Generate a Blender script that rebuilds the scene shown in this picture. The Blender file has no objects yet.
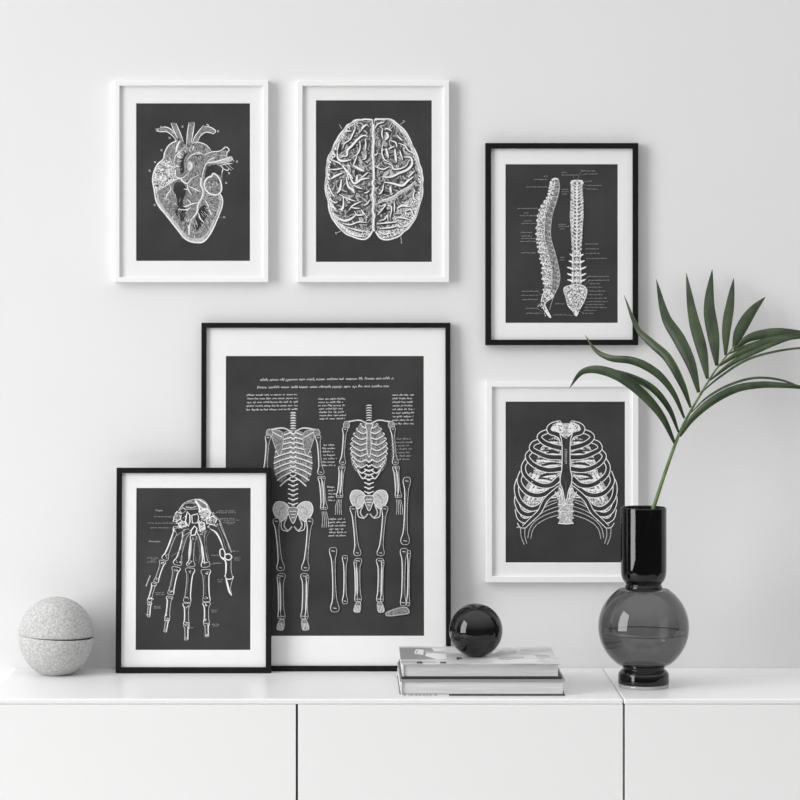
import bpy, bmesh, math, random
from mathutils import Vector, Matrix, noise
random.seed(7)
C = bpy.context.scene.collection
SC = bpy.context.scene

# ------------------------------------------------------------------ camera
F, DW, CX, CY, ZC, ZT = 2689.0, 5.3, 345.0, 285.0, 1.495, 0.74   # focal (px), distance to wall, vanishing point, eye height, sideboard height
cam_d = bpy.data.cameras.new('camera'); cam = bpy.data.objects.new('camera', cam_d); C.objects.link(cam)
cam.location = (0, -DW, ZC); cam.rotation_euler = (math.pi/2, 0, 0)
cam_d.sensor_width = 36; cam_d.lens = F/800*36
cam_d.shift_x = (400-CX)/800; cam_d.shift_y = -(400-CY)/800
cam_d.clip_start = 0.05; cam_d.clip_end = 60
SC.camera = cam
# ------------------------------------------------------------------ light
w = bpy.data.worlds.new('room_light'); SC.world = w; w.use_nodes = True
bg = w.node_tree.nodes['Background']; bg.inputs[0].default_value = (1, 1, 1, 1); bg.inputs[1].default_value = 1.0
_n = w.node_tree.nodes; _tc = _n.new('ShaderNodeTexCoord'); _sp = _n.new('ShaderNodeSeparateXYZ'); _rp = _n.new('ShaderNodeValToRGB')
_rp.color_ramp.elements[0].position = 0.10; _rp.color_ramp.elements[1].position = 0.85          # overhead glow added to brighten upward faces, dimmer room around
_rp.color_ramp.elements[0].color = (.12, .12, .12, 1); _rp.color_ramp.elements[1].color = (1.4, 1.4, 1.4, 1)
w.node_tree.links.new(_tc.outputs['Generated'], _sp.inputs[0]); w.node_tree.links.new(_sp.outputs[2], _rp.inputs[0]); w.node_tree.links.new(_rp.outputs[0], bg.inputs[0])
def area(name, loc, target, sx, sy, power):
    l = bpy.data.lights.new(name, 'AREA'); l.shape = 'RECTANGLE'; l.size = sx; l.size_y = sy; l.energy = power
    o = bpy.data.objects.new(name, l); C.objects.link(o); o.location = loc
    o.rotation_euler = (Vector(target)-Vector(loc)).to_track_quat('-Z', 'Y').to_euler()
    return o
area('window_daylight', (-5.0, -3.55, 2.75), (0.0, -3.7, 2.6), 3.3, 5.2, 420)
vs = SC.view_settings
SC.display_settings.display_device = 'sRGB'
vs.view_transform = 'Standard'; vs.look = 'None'; vs.exposure = -0.03; vs.gamma = 1.0; vs.use_curve_mapping = False

# ------------------------------------------------------------------ helpers
def X(px, Y): return (px-CX)*(DW+Y)/F
def Z(py, Y): return ZC-(py-CY)*(DW+Y)/F
def P(px, py, Y): return Vector((X(px, Y), Y, Z(py, Y)))

def mat(name, col, rough=0.5, spec=0.5, coat=0.0):
    m = bpy.data.materials.new(name); m.use_nodes = True
    b = m.node_tree.nodes['Principled BSDF']
    b.inputs['Base Color'].default_value = (*((col,)*3 if isinstance(col, float) else col), 1)
    b.inputs['Roughness'].default_value = rough
    b.inputs['Specular IOR Level'].default_value = spec
    b.inputs['Coat Weight'].default_value = coat
    return m
def noise_mix(m, scale, c0, c1, lo=0.3, hi=0.7, detail=4, stretch=(1, 1, 1), bump=0.0, bump_scale=None, dist=0.0, rough=0.5):
    nt = m.node_tree; b = nt.nodes['Principled BSDF']
    tc = nt.nodes.new('ShaderNodeTexCoord'); mp = nt.nodes.new('ShaderNodeMapping'); mp.inputs['Scale'].default_value = stretch
    n = nt.nodes.new('ShaderNodeTexNoise'); n.inputs['Scale'].default_value = scale; n.inputs['Detail'].default_value = detail
    n.inputs['Distortion'].default_value = dist; n.inputs['Roughness'].default_value = rough
    r = nt.nodes.new('ShaderNodeValToRGB'); r.color_ramp.elements[0].position = lo; r.color_ramp.elements[1].position = hi
    t = lambda c: (c, c, c, 1) if isinstance(c, float) else (*c, 1)
    r.color_ramp.elements[0].color = t(c0); r.color_ramp.elements[1].color = t(c1)
    L = nt.links.new
    L(tc.outputs['Object'], mp.inputs[0]); L(mp.outputs[0], n.inputs['Vector']); L(n.outputs['Fac'], r.inputs[0]); L(r.outputs[0], b.inputs['Base Color'])
    if bump:
        n2 = nt.nodes.new('ShaderNodeTexNoise'); n2.inputs['Scale'].default_value = bump_scale or scale; n2.inputs['Detail'].default_value = 6
        L(mp.outputs[0], n2.inputs['Vector'])
        bp = nt.nodes.new('ShaderNodeBump'); bp.inputs['Strength'].default_value = bump; bp.inputs['Distance'].default_value = 0.002
        L(n2.outputs['Fac'], bp.inputs['Height']); L(bp.outputs[0], b.inputs['Normal'])
    return m

def obj(name, bm, m, parent=None, smooth=False, bevel=0.0, loc=None):
    me = bpy.data.meshes.new(name); bmesh.ops.recalc_face_normals(bm, faces=bm.faces)
    bm.to_mesh(me); bm.free()
    for mm in (m if isinstance(m, list) else [m]): me.materials.append(mm)
    o = bpy.data.objects.new(name, me); C.objects.link(o)
    if parent: o.parent = parent
    if loc is not None: o.location = loc
    if smooth:
        for p in me.polygons: p.use_smooth = True
    if bevel:
        b = o.modifiers.new('bevel', 'BEVEL'); b.width = bevel; b.segments = 3; b.limit_method = 'ANGLE'; b.angle_limit = 0.6
    return o
def thing(name, label, cat, loc=(0, 0, 0), group=None):
    o = bpy.data.objects.new(name, None); C.objects.link(o); o.location = loc; o.empty_display_size = 0.05
    o['label'] = label; o['category'] = cat
    if group: o['group'] = group
    return o
def tag(o, label, cat, group=None):
    o['label'] = label; o['category'] = cat
    if group: o['group'] = group
    return o
def structure(o): o['kind'] = 'structure'; return o
def box(bm, x0, x1, y0, y1, z0, z1):
    v = [bm.verts.new(p) for p in ((x0, y0, z0), (x1, y0, z0), (x1, y1, z0), (x0, y1, z0), (x0, y0, z1), (x1, y0, z1), (x1, y1, z1), (x0, y1, z1))]
    for f in ((0, 3, 2, 1), (4, 5, 6, 7), (0, 1, 5, 4), (1, 2, 6, 5), (2, 3, 7, 6), (3, 0, 4, 7)): bm.faces.new([v[i] for i in f])
    return bm
def boxm(*a): return box(bmesh.new(), *a)
def ring_frame(W, H, prof, closed=True):
    """prof: (inset, y) points swept round the rectangle 0..H, -W/2..W/2 with mitred corners."""
    bm = bmesh.new(); rows = []
    for i, y in prof:
        rows.append([bm.verts.new(p) for p in ((-W/2+i, y, i), (W/2-i, y, i), (W/2-i, y, H-i), (-W/2+i, y, H-i))])
    n = len(rows)
    for k in range(n if closed else n-1):
        a, b = rows[k], rows[(k+1) % n]
        for j in range(4): bm.faces.new((a[j], a[(j+1) % 4], b[(j+1) % 4], b[j]))
    return bm
def lathe(prof, seg=72, cap_start=False, cap_end=False):
    bm = bmesh.new(); rows = []
    for r, z in prof:
        rows.append([bm.verts.new((r*math.cos(2*math.pi*i/seg), r*math.sin(2*math.pi*i/seg), z)) for i in range(seg)])
    for a, b in zip(rows, rows[1:]):
        for i in range(seg): bm.faces.new((a[i], a[(i+1) % seg], b[(i+1) % seg], b[i]))
    if cap_start: bm.faces.new(rows[0][::-1])
    if cap_end: bm.faces.new(rows[-1])
    return bm
def catmull(pts, n=5, closed=False):
    if len(pts) < 3: return list(pts)
    P_ = [Vector(p) for p in pts]; out = []; m = len(P_)
    for i in range(m if closed else m-1):
        p0 = P_[(i-1) % m] if (closed or i > 0) else P_[0]*2-P_[1]
        p1 = P_[i]; p2 = P_[(i+1) % m]
        p3 = P_[(i+2) % m] if (closed or i+2 < m) else P_[-1]*2-P_[-2]
        h = (p2-p1).length; m1 = (p2-p0)*(h/max(1e-9, h+(p1-p0).length)); m2 = (p3-p1)*(h/max(1e-9, h+(p3-p2).length))   # no overshoot past uneven points
        for k in range(n):
            t = k/n; t2, t3 = t*t, t*t*t
            out.append(p1*(2*t3-3*t2+1)+m1*(t3-2*t2+t)+p2*(3*t2-2*t3)+m2*(t3-t2))
    if not closed: out.append(P_[-1])
    return out

# ------------------------------------------------------------------ materials
M_WALL = noise_mix(mat('wall_paint', 0.8, 0.75, 0.2), 1.3, (0.785, 0.785, 0.788), (0.815, 0.815, 0.817), bump=0.06, bump_scale=60)
M_FLOOR = noise_mix(mat('floor_wood', 0.5, 0.5), 3, (0.55, 0.54, 0.53), (0.66, 0.65, 0.64), stretch=(1, 12, 1))
M_CAB = mat('white_lacquer', 0.83, 0.32, 0.35)
M_CABIN = mat('cabinet_shadow_gap', 0.10, 0.7)
M_WFRAME = mat('white_frame_paint', 0.90, 0.4, 0.3)
M_BFRAME = noise_mix(mat('black_frame_paint', 0.006, 0.55, 0.18), 40, 0.005, 0.009)
M_MAT = noise_mix(mat('mat_card', 0.8, 0.9, 0.1), 30, 0.84, 0.86)
M_BEVEL = mat('cream_mat_core', (0.78, 0.72, 0.60), 0.9, 0.1)
M_BACK = mat('backing_card', (0.25, 0.2, 0.15), 0.9)
M_PAPER = noise_mix(mat('charcoal_paper', 0.05, 0.85, 0.15), 9, 0.034, 0.060, lo=0.25, hi=0.75, detail=6)
M_W = noise_mix(mat('ink_white', 0.7, 0.9, 0.1), 500, 0.78, 0.95, lo=0.3, hi=0.65)
M_L = noise_mix(mat('ink_light', 0.4, 0.9, 0.1), 420, 0.34, 0.70, lo=0.3, hi=0.7)
M_M = noise_mix(mat('ink_mid', 0.2, 0.9, 0.1), 330, 0.10, 0.36, lo=0.3, hi=0.7, detail=6)
M_T = noise_mix(mat('ink_text', 0.25, 0.9, 0.1), 300, 0.20, 0.36)
M_D = noise_mix(mat('ink_dark', 0.06, 0.9, 0.1), 60, 0.034, 0.058)
M_E = noise_mix(mat('ink_engraved', 0.15, 0.9, 0.1), 260, 0.045, 0.44, lo=0.36, hi=0.66, detail=8, stretch=(1.7, 1, 0.6), dist=1.5)
M_G = noise_mix(mat('ink_gyri', 0.15, 0.9, 0.1), 30, 0.05, 0.05, detail=2.0, dist=1.4)
def ridges(m, stops):
    r = [n for n in m.node_tree.nodes if n.bl_idname == 'ShaderNodeValToRGB'][0].color_ramp
    while len(r.elements) > 1: r.elements.remove(r.elements[0])
    r.elements[0].position = stops[0][0]; r.elements[0].color = (stops[0][1],)*3+(1,)
    for p, c in stops[1:]: r.elements.new(p).color = (c, c, c, 1)
ridges(M_G, [(0.28, .05), (0.34, .40), (0.37, .12), (0.42, .045), (0.47, .60), (0.50, .12), (0.55, .045), (0.60, .50), (0.63, .10), (0.69, .045), (0.74, .4)])
M_S = noise_mix(mat('ink_speckle', 0.35, 0.9, 0.1), 400, 0.04, 0.95, lo=0.40, hi=0.60, detail=6, dist=1.0)
INK = [M_PAPER, M_W, M_L, M_M, M_T, M_D, M_E, M_G, M_S]
PAPER, WHITE, LIGHT, MID, TEXT, DARK, ENGR, GYRI, SPECK = range(9)

# ------------------------------------------------------------------ the room
structure(obj('wall_back', boxm(-3.2, 3.2, 0, 0.12, 0, 2.7), M_WALL))
structure(obj('floor', boxm(-3.2, 3.2, -3.0, 0.12, -0.1, 0), M_FLOOR))

# ------------------------------------------------------------------ sideboard units
def sideboard(xl, xr, doors, label):
    t = thing('sideboard', label, 'sideboard', ((xl+xr)/2, -0.2, 0), 'white sideboard units')
    c = (xl+xr)/2; yf = -0.395+0.2; yb = 0.2-0.0005; g = 0.0006
    a, b = xl-c+g, xr-c-g
    obj('top_panel', boxm(a, b, yf, yb, ZT-0.010, ZT), M_CAB, t, bevel=0.0028)
    bm = bmesh.new()
    box(bm, a, a+0.016, yf+0.02, yb, 0.06, ZT-0.010); box(bm, b-0.016, b, yf+0.02, yb, 0.06, ZT-0.010)
    box(bm, a+0.016, b-0.016, yf+0.02, yb, 0.06, 0.078); box(bm, a+0.016, b-0.016, yb-0.006, yb, 0.078, ZT-0.010)
    obj('carcass', bm, M_CAB, t)
    obj('plinth', boxm(a+0.02, b-0.02, yf+0.05, yb-0.02, 0, 0.06), M_CABIN, t)
    for k, (p, q) in enumerate(doors):
        obj('door', boxm(p-c+0.0028, q-c-0.0012, yf, yf+0.018, 0.062, ZT-0.0102), M_CAB, t, bevel=0.0008)
        if k: obj('divider', boxm(p-c-0.008, p-c+0.008, yf+0.024, yb-0.006, 0.078, ZT-0.010), M_CABIN, t)
    return t
XS, XJ = -0.0885, 0.508
sideboard(-0.652, XJ, [(-0.652, XS), (XS, XJ)], 'long white handleless two-door sideboard unit carrying the books and the black framed prints')
sideboard(XJ, XJ+1.16, [(XJ, XJ+0.58), (XJ+0.58, XJ+1.16)], 'white handleless sideboard unit standing under the smoked glass vase')

# ------------------------------------------------------------------ prints
class Art:
    """Collects the flat printed marks of one sheet, in photo pixels; q = (offset x, offset y, zoom)."""
    def __init__(s): s.v = []; s.f = []; s.q = (0, 0, 1); s.n = 0; s.last = -1
    def at(s, ox, oy, k): s.q = (ox, oy, k)
    def pt(s, p): return Vector((s.q[0]+p[0]/s.q[2], s.q[1]+p[1]/s.q[2]))
    def layer(s, ink=-1):
        if ink != s.last or ink < 0: s.n += 1; s.last = ink
        return 0.00015+s.n*6.0e-6
    def poly(s, pts, ink, smooth=True):
        P_ = [s.pt(p) for p in pts]
        if smooth: P_ = catmull(P_, 4, True)
        z = s.layer(ink); b = len(s.v); s.v += [(p.x, p.y, z) for p in P_]; s.f.append((tuple(range(b, b+len(P_))), ink))
    def line(s, pts, w=0.6, ink=WHITE, closed=False, smooth=True, taper=False, w2=None, raw=False):
        P_ = [Vector(p) for p in pts] if raw else [s.pt(p) for p in pts]
        if smooth and len(P_) > 2: P_ = catmull(P_, 4, closed)
        if closed: P_ = P_+[P_[0]]
        n = len(P_); z = s.layer(ink); b = len(s.v); w *= 1.22
        for i, p in enumerate(P_):
            d = (P_[min(i+1, n-1)]-P_[max(i-1, 0)])
            if d.length < 1e-6: d = Vector((1, 0))
            d.normalize(); nn = Vector((-d.y, d.x)); t = i/max(1, n-1)
            ww = w if w2 is None else w+(w2*1.22-w)*t
            if taper: ww *= max(0.25, math.sin(math.pi*min(max(t, 0.04), 0.96))**0.5)
            for sg in (1, -1):
                e = p+nn*sg*ww/2; s.v.append((e.x, e.y, z))
        for i in range(n-1): s.f.append(((b+2*i, b+2*i+1, b+2*i+3, b+2*i+2), ink))
    def lines(s, spec, w=0.6, ink=WHITE, **k):
        for l in spec: s.line(l, w, ink, **k)
    def scribble(s, x0, x1, y, h=1.3, w=0.34, ink=TEXT, seed=0, slope=0.0, loops=False):
        rnd = random.Random(int(x0*31+y*77)+seed); x = x0; y0 = y
        while x < x1-0.4:
            L = min(rnd.uniform(2.5, 8.0)*h/1.3, x1-x); pts = []; u = x; up = False
            while u < x+L:
                a = h*(0.5 if rnd.random() < 0.78 else 1.0)
                pts.append((u, y0+(u-x0)*slope+(-a if up else a*0.35 if not loops else a*rnd.uniform(0.2, 0.7)))); up = not up
                u += rnd.uniform(0.35, 0.7)*h/1.1
            if len(pts) > 1: s.line(pts, w, ink, smooth=loops, raw=True)
            x += L+h*0.7
    def text(s, body, x, y, size, ink=WHITE, rot=0.0):
        cu = bpy.data.curves.new('t', 'FONT'); cu.body = body; cu.size = size; cu.resolution_u = 2
        o = bpy.data.objects.new('t', cu); C.objects.link(o); dg = bpy.context.evaluated_depsgraph_get()
        me = o.evaluated_get(dg).to_mesh(); z = s.layer(); b = len(s.v); c, sn = math.cos(rot), math.sin(rot)
        for v in me.vertices:
            a, d = v.co.x, -v.co.y; s.v.append((x+a*c-d*sn, y+a*sn+d*c, z))
        for p in me.polygons: s.f.append((tuple(b+i for i in p.vertices), ink))
        o.evaluated_get(dg).to_mesh_clear(); C.objects.unlink(o); bpy.data.objects.remove(o); bpy.data.curves.remove(cu)

def framed(name, label, outer, bar, win, white, art, t=0.018, yb=0.0, yt=0.0, on_top=False, group=None, bevelmat=None):
    """outer / win: pixel rectangles of the frame and of the dark sheet; yb / yt: Y of the back at foot and head."""
    x0, y0, x1, y1 = outer
    yf = (yb+yt)/2-t; Xc = (X(x0, yf)+X(x1, yf))/2; W = X(x1, yf)-X(x0, yf)
    ztop = Z(y0, yt-t); zbot = ZT if on_top else Z(y1, yb-t)
    H = math.hypot(ztop-zbot, yt-yb); th = math.asin((yt-yb)/H)
    o = thing(name, label, 'picture', (Xc, yb-0.0004, zbot+(0.0003 if on_top else 0)), group); o.rotation_euler = (-th, 0, 0)
    fm = M_WFRAME if white else M_BFRAME
    bw = bar*W/(x1-x0); b = 0.0008; ym = -t+0.0065
    obj('frame', ring_frame(W, H, [(0, 0), (0, -t+b), (b, -t), (bw-b, -t), (bw, -t+b), (bw, ym+0.0035), (bw-0.003, ym+0.0035), (bw-0.003, 0)]), fm, o)
    mx = lambda px: -W/2+(px-x0)/(x1-x0)*W
    mz = lambda py: H-(py-y0)/(y1-y0)*H
    a, c, d, e = mx(win[0]), mx(win[2]), mz(win[3]), mz(win[1])
    # mat board with a bevelled window
    bm = bmesh.new(); q = bw-0.0025; k = 0.0012
    R = lambda l, r_, lo, hi, y: [bm.verts.new(p) for p in ((l, y, lo), (r_, y, lo), (r_, y, hi), (l, y, hi))]
    r0 = R(-W/2+q, W/2-q, q, H-q, ym+k); r1 = R(-W/2+q, W/2-q, q, H-q, ym); r2 = R(a-0.0008, c+0.0008, d-0.0008, e+0.0008, ym); r3 = R(a-0.0002, c+0.0002, d-0.0002, e+0.0002, ym+k)
    for i, (u, v_) in enumerate(((r0, r1), (r1, r2), (r2, r3))):
        for j in range(4): bm.faces.new((u[j], u[(j+1) % 4], v_[(j+1) % 4], v_[j])).material_index = 1 if i == 2 else 0
    mb = obj('mat_board', bm, [M_MAT, bevelmat or M_MAT], o)
    # the printed sheet
    me_v = []; yp = ym+k+0.0003
    bm = bmesh.new()
    f = bm.faces.new([bm.verts.new(p) for p in ((a-0.004, yp, d-0.004), (c+0.004, yp, d-0.004), (c+0.004, yp, e+0.004), (a-0.004, yp, e+0.004))]); f.material_index = PAPER
    vs_ = [bm.verts.new((mx(px), yp-z, mz(py))) for px, py, z in art.v]
    for idx, ink in art.f:
        try: fc = bm.faces.new([vs_[i] for i in idx]); fc.material_index = ink
        except ValueError: pass
    bm.normal_update()
    big = [fc for fc in bm.faces if len(fc.verts) > 4]
    bmesh.ops.triangulate(bm, faces=big)
    for fc in bm.faces:
        fc.normal_update()
        if fc.normal.y > 0: fc.normal_flip()
    me = bpy.data.meshes.new('print'); bm.to_mesh(me); bm.free()
    for m_ in INK: me.materials.append(m_)
    p = bpy.data.objects.new('print', me); C.objects.link(p); p.parent = o
    obj('backing_board', boxm(-W/2+bw-0.0025, W/2-bw+0.0025, -0.0035, -0.0012, bw-0.0025, H-bw+0.0025), M_BACK, o)
    return o

# ---- heart
def heart():
    A = Art(); A.at(145, 115, 8)
    outline = [(250,203),(190,240),(155,300),(145,350),(100,390),(70,450),(58,520),(70,590),(75,625),(85,680),(110,730),(160,790),(215,860),(270,930),(310,980),(360,1010),(440,1020),(475,1005),(520,950),(560,870),(590,800),(615,730),(618,670),(600,630),(610,560),(620,470),(600,400),(640,370),(655,330),(660,285),(600,285),(530,295),(500,250),(460,225),(420,215),(375,225),(330,238),(290,210)]
    A.poly(outline, ENGR)
    A.poly([(60,520),(75,450),(105,390),(150,360),(200,365),(230,400),(240,480),(240,515),(170,560),(110,600),(80,640)], SPECK)
    A.poly([(110,605),(180,565),(245,525),(300,535),(335,555),(370,620),(440,650),(430,720),(395,810),(355,880),(320,895),(280,885),(235,830),(190,750),(125,690)], MID)
    A.poly([(240,540),(300,540),(330,600),(300,700),(330,760),(300,850),(240,780),(255,680),(225,600)], DARK)
    A.poly([(470,680),(520,690),(590,660),(600,720),(560,800),(520,860),(440,930),(380,930),(370,860),(420,800),(440,740)], MID)
    A.poly([(440,740),(480,720),(500,790),(470,850),(420,920),(385,900),(400,830)], DARK)
    A.poly([(250,330),(300,280),(350,300),(320,360),(320,440),(300,490),(255,480),(240,400)], MID)
    A.poly([(300,300),(345,290),(310,360),(312,450),(285,470),(275,380)], DARK)
    A.poly([(495,420),(560,395),(600,415),(605,480),(545,465),(505,490),(480,510)], DARK)
    A.poly([(80,650),(110,690),(160,770),(230,850),(290,930),(360,985),(440,1000),(470,985),(475,1005),(440,1020),(360,1010),(310,980),(215,860),(110,730)], LIGHT)
    A.poly([(338,385),(352,366),(380,382),(384,410),(362,450),(340,440)], LIGHT); A.line([(350,375),(372,400),(352,440)], 1.0, WHITE, taper=True)
    A.poly([(500,385),(560,365),(630,345),(690,330),(700,360),(640,385),(560,385)], LIGHT)
    # vessels
    A.poly([(205,65),(245,65),(275,130),(305,215),(265,200),(232,130)], MID)
    A.poly([(350,60),(395,60),(382,140),(370,225),(330,238),(338,140)], MID)
    A.poly([(465,85),(515,90),(560,120),(545,150),(480,138),(440,170),(420,215),(375,228),(395,175),(430,125)], MID)
    A.poly([(105,105),(165,95),(205,112),(250,165),(285,205),(245,203),(215,162),(170,132),(115,135)], MID)
    for l in ([(85,125),(120,132),(170,132),(215,162),(248,203)], [(118,98),(165,95),(205,112),(235,150)], [(205,62),(232,130),(262,192)], [(245,62),(275,130),(308,215)],
              [(350,58),(338,140),(330,238)], [(395,60),(382,140),(368,222)], [(468,80),(430,125),(393,178),(375,230)], [(420,212),(440,168),(480,137),(525,140),(548,152)],
              [(470,95),(510,92),(555,115),(562,135),(535,152)], [(490,70),(505,80),(500,95)], [(125,85),(130,100)], [(155,85),(150,98)], [(110,130),(100,120),(105,105)],
              [(375,228),(400,215),(460,225),(500,250),(532,292)], [(235,370),(240,330),(280,290),(330,240)], [(330,365),(370,320),(430,300),(470,318)],
              [(225,360),(240,430),(250,495),(300,500),(350,460)], [(470,320),(530,295),(600,285),(640,250)], [(620,280),(648,255),(672,278),(655,300),(650,335)],
              [(490,372),(540,345),(620,322),(660,332)], [(600,402),(650,390),(700,385)], [(690,330),(712,372)], [(640,400),(692,442)], [(660,390),(706,432)], [(620,425),(660,442),(672,420)], [(690,328),(665,345)],
              [(455,505),(465,450),(492,385),(560,372),(640,350),(690,328)], [(612,470),(622,425),(600,402)], [(290,500),(285,515),(305,535),(335,545)]):
        A.line(l, 0.75, WHITE, taper=True)
    A.line([(245,300),(255,250),(280,200)], 1.5, WHITE, taper=True)
    A.line([(180,330),(205,360),(215,400)], 1.0, LIGHT, taper=True)
    A.line(outline[:24], 0.95, WHITE)
    A.line(outline[9:20], 1.5, LIGHT); A.line(outline[8:24], 0.9, WHITE)
    A.line([(390,318),(440,318)], 1.3, DARK); A.line([(405,312),(440,310)], 0.6, WHITE)
    r = random.Random(3); c = Vector((350, 650)); low = [Vector(p) for p in outline[8:25]]
    for t, w_, ink in ((.93, 1.6, LIGHT), (.86, 1.3, MID), (.78, .8, MID)):
        A.line([tuple(c+(p-c)*(t+r.uniform(-.015, .015))) for p in low], w_, ink)
    for k in range(230):
        p = r.choice(catmull(low, 4)); t = r.uniform(.55, .97); q = c+(p-c)*t; L = r.uniform(.04, .12)
        q2 = c+(p-c)*(t-L); A.line([tuple(q), tuple((q+q2)/2+Vector((r.uniform(-5, 5), r.uniform(-5, 5)))), tuple(q2)], .38, LIGHT if k < 130 else (DARK if k < 190 else WHITE), taper=True)
    # left auricle mottling
    for k in range(34):
        x, y = r.uniform(85, 230), r.uniform(395, 590)
        if y > 640-0.62*(x-60)+(0 if x < 200 else 20): continue
        A.line([(x, y), (x+r.uniform(-14, 14), y+r.uniform(4, 16)), (x+r.uniform(-22, 22), y+r.uniform(12, 30))], r.uniform(0.5, 1.1), r.choice([DARK, WHITE, WHITE, MID]), taper=True)
    # right auricle
    aur = [(545,465),(580,490),(605,540),(610,600),(580,635),(520,630),(480,590),(475,540),(500,500),(530,490)]
    A.poly(aur, MID); A.line(aur, 1.1, WHITE, closed=True)
    for k in range(14):
        x, y = r.uniform(495, 585), r.uniform(500, 610)
        A.line([(x, y), (x+r.uniform(-12, 12), y+12), (x+r.uniform(-14, 14), y+24)], 0.7, r.choice([DARK, DARK, LIGHT]), taper=True)
    A.poly([(512,572),(526,568),(530,582),(515,592)], LIGHT)
    # coronary vessels
    for l, ww in (([(100,605),(170,562),(240,517),(285,507),(303,532),(335,547),(372,507),(430,480)], 0.9), ([(190,548),(205,590),(172,640),(165,680)], 0.8), ([(205,590),(240,640)], .6), ([(200,600),(207,655)], .6), ([(175,640),(190,690)], .5),
              ([(335,547),(340,590),(308,592)], .9), ([(340,580),(352,610),(372,640)], .8), ([(350,570),(400,592),(442,612)], .9), ([(380,580),(404,615)], .6), ([(350,640),(372,670)], .5), ([(400,590),(430,570)], .5),
              ([(425,700),(370,712),(320,732),(300,728)], 1.0), ([(370,715),(345,680),(330,672)], .7), ([(365,740),(332,757),(262,752)], .9), ([(342,757),(318,792)], .7), ([(475,672),(502,720),(522,780),(532,802)], .9), ([(425,780),(442,830),(470,862)], .9),
              ([(505,725),(515,755),(500,770)], .5), ([(290,755),(270,775)], .5)):
        A.line(l, ww, WHITE, taper=True)
    A.line([(450,500),(447,560),(468,610),(455,660),(425,720),(415,780),(372,840),(357,890),(352,960)], 2.2, LIGHT, w2=0.9)
    A.line([(450,500),(445,560),(462,610),(450,660),(420,720),(410,780),(366,840),(352,890),(350,960)], 0.8, WHITE)
    A.line([(370,930),(400,945),(440,930)], .6, LIGHT); A.line([(310,880),(330,900),(310,930)], .8, DARK)
    for k in range(46):   # engraving hatches
        x, y = r.uniform(120, 590), r.uniform(600, 960)
        if abs(x-360) > (1060-y)*0.62: continue
        dx = r.uniform(-9, 9); A.line([(x, y), (x+dx, y+18), (x+dx*2.6, y+36)], 0.35, r.choice([LIGHT, MID, DARK]), taper=True)
    for k in range(70):
        a = math.radians(r.uniform(150, 320)); u, v = r.uniform(55, 90), r.uniform(15, 35); A.line([(350+math.cos(a)*u, 385+math.sin(a)*(u+35)), (350+math.cos(a)*(u+v), 385+math.sin(a)*(u+v+38))], .4, LIGHT if k < 50 else WHITE)
    for k in range(40):
        t = r.random(); x = 480+150*t; y = 325-28*t+r.uniform(0, 30); A.line([(x, y), (x+r.uniform(14, 34), y-8)], .4, LIGHT)
    for x, y in ((90,115),(195,182),(298,92),(582,128),(130,282),(78,376),(35,445),(735,372),(672,465),(648,542),(75,720),(632,818)):
        A.line([(x-7, y-7), (x+7, y+7)], 0.7, LIGHT); A.line([(x+6, y-8), (x-6, y+6)], 0.7, LIGHT)
    A.line([(590,818),(620,818)], .3, TEXT)
    return A

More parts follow.
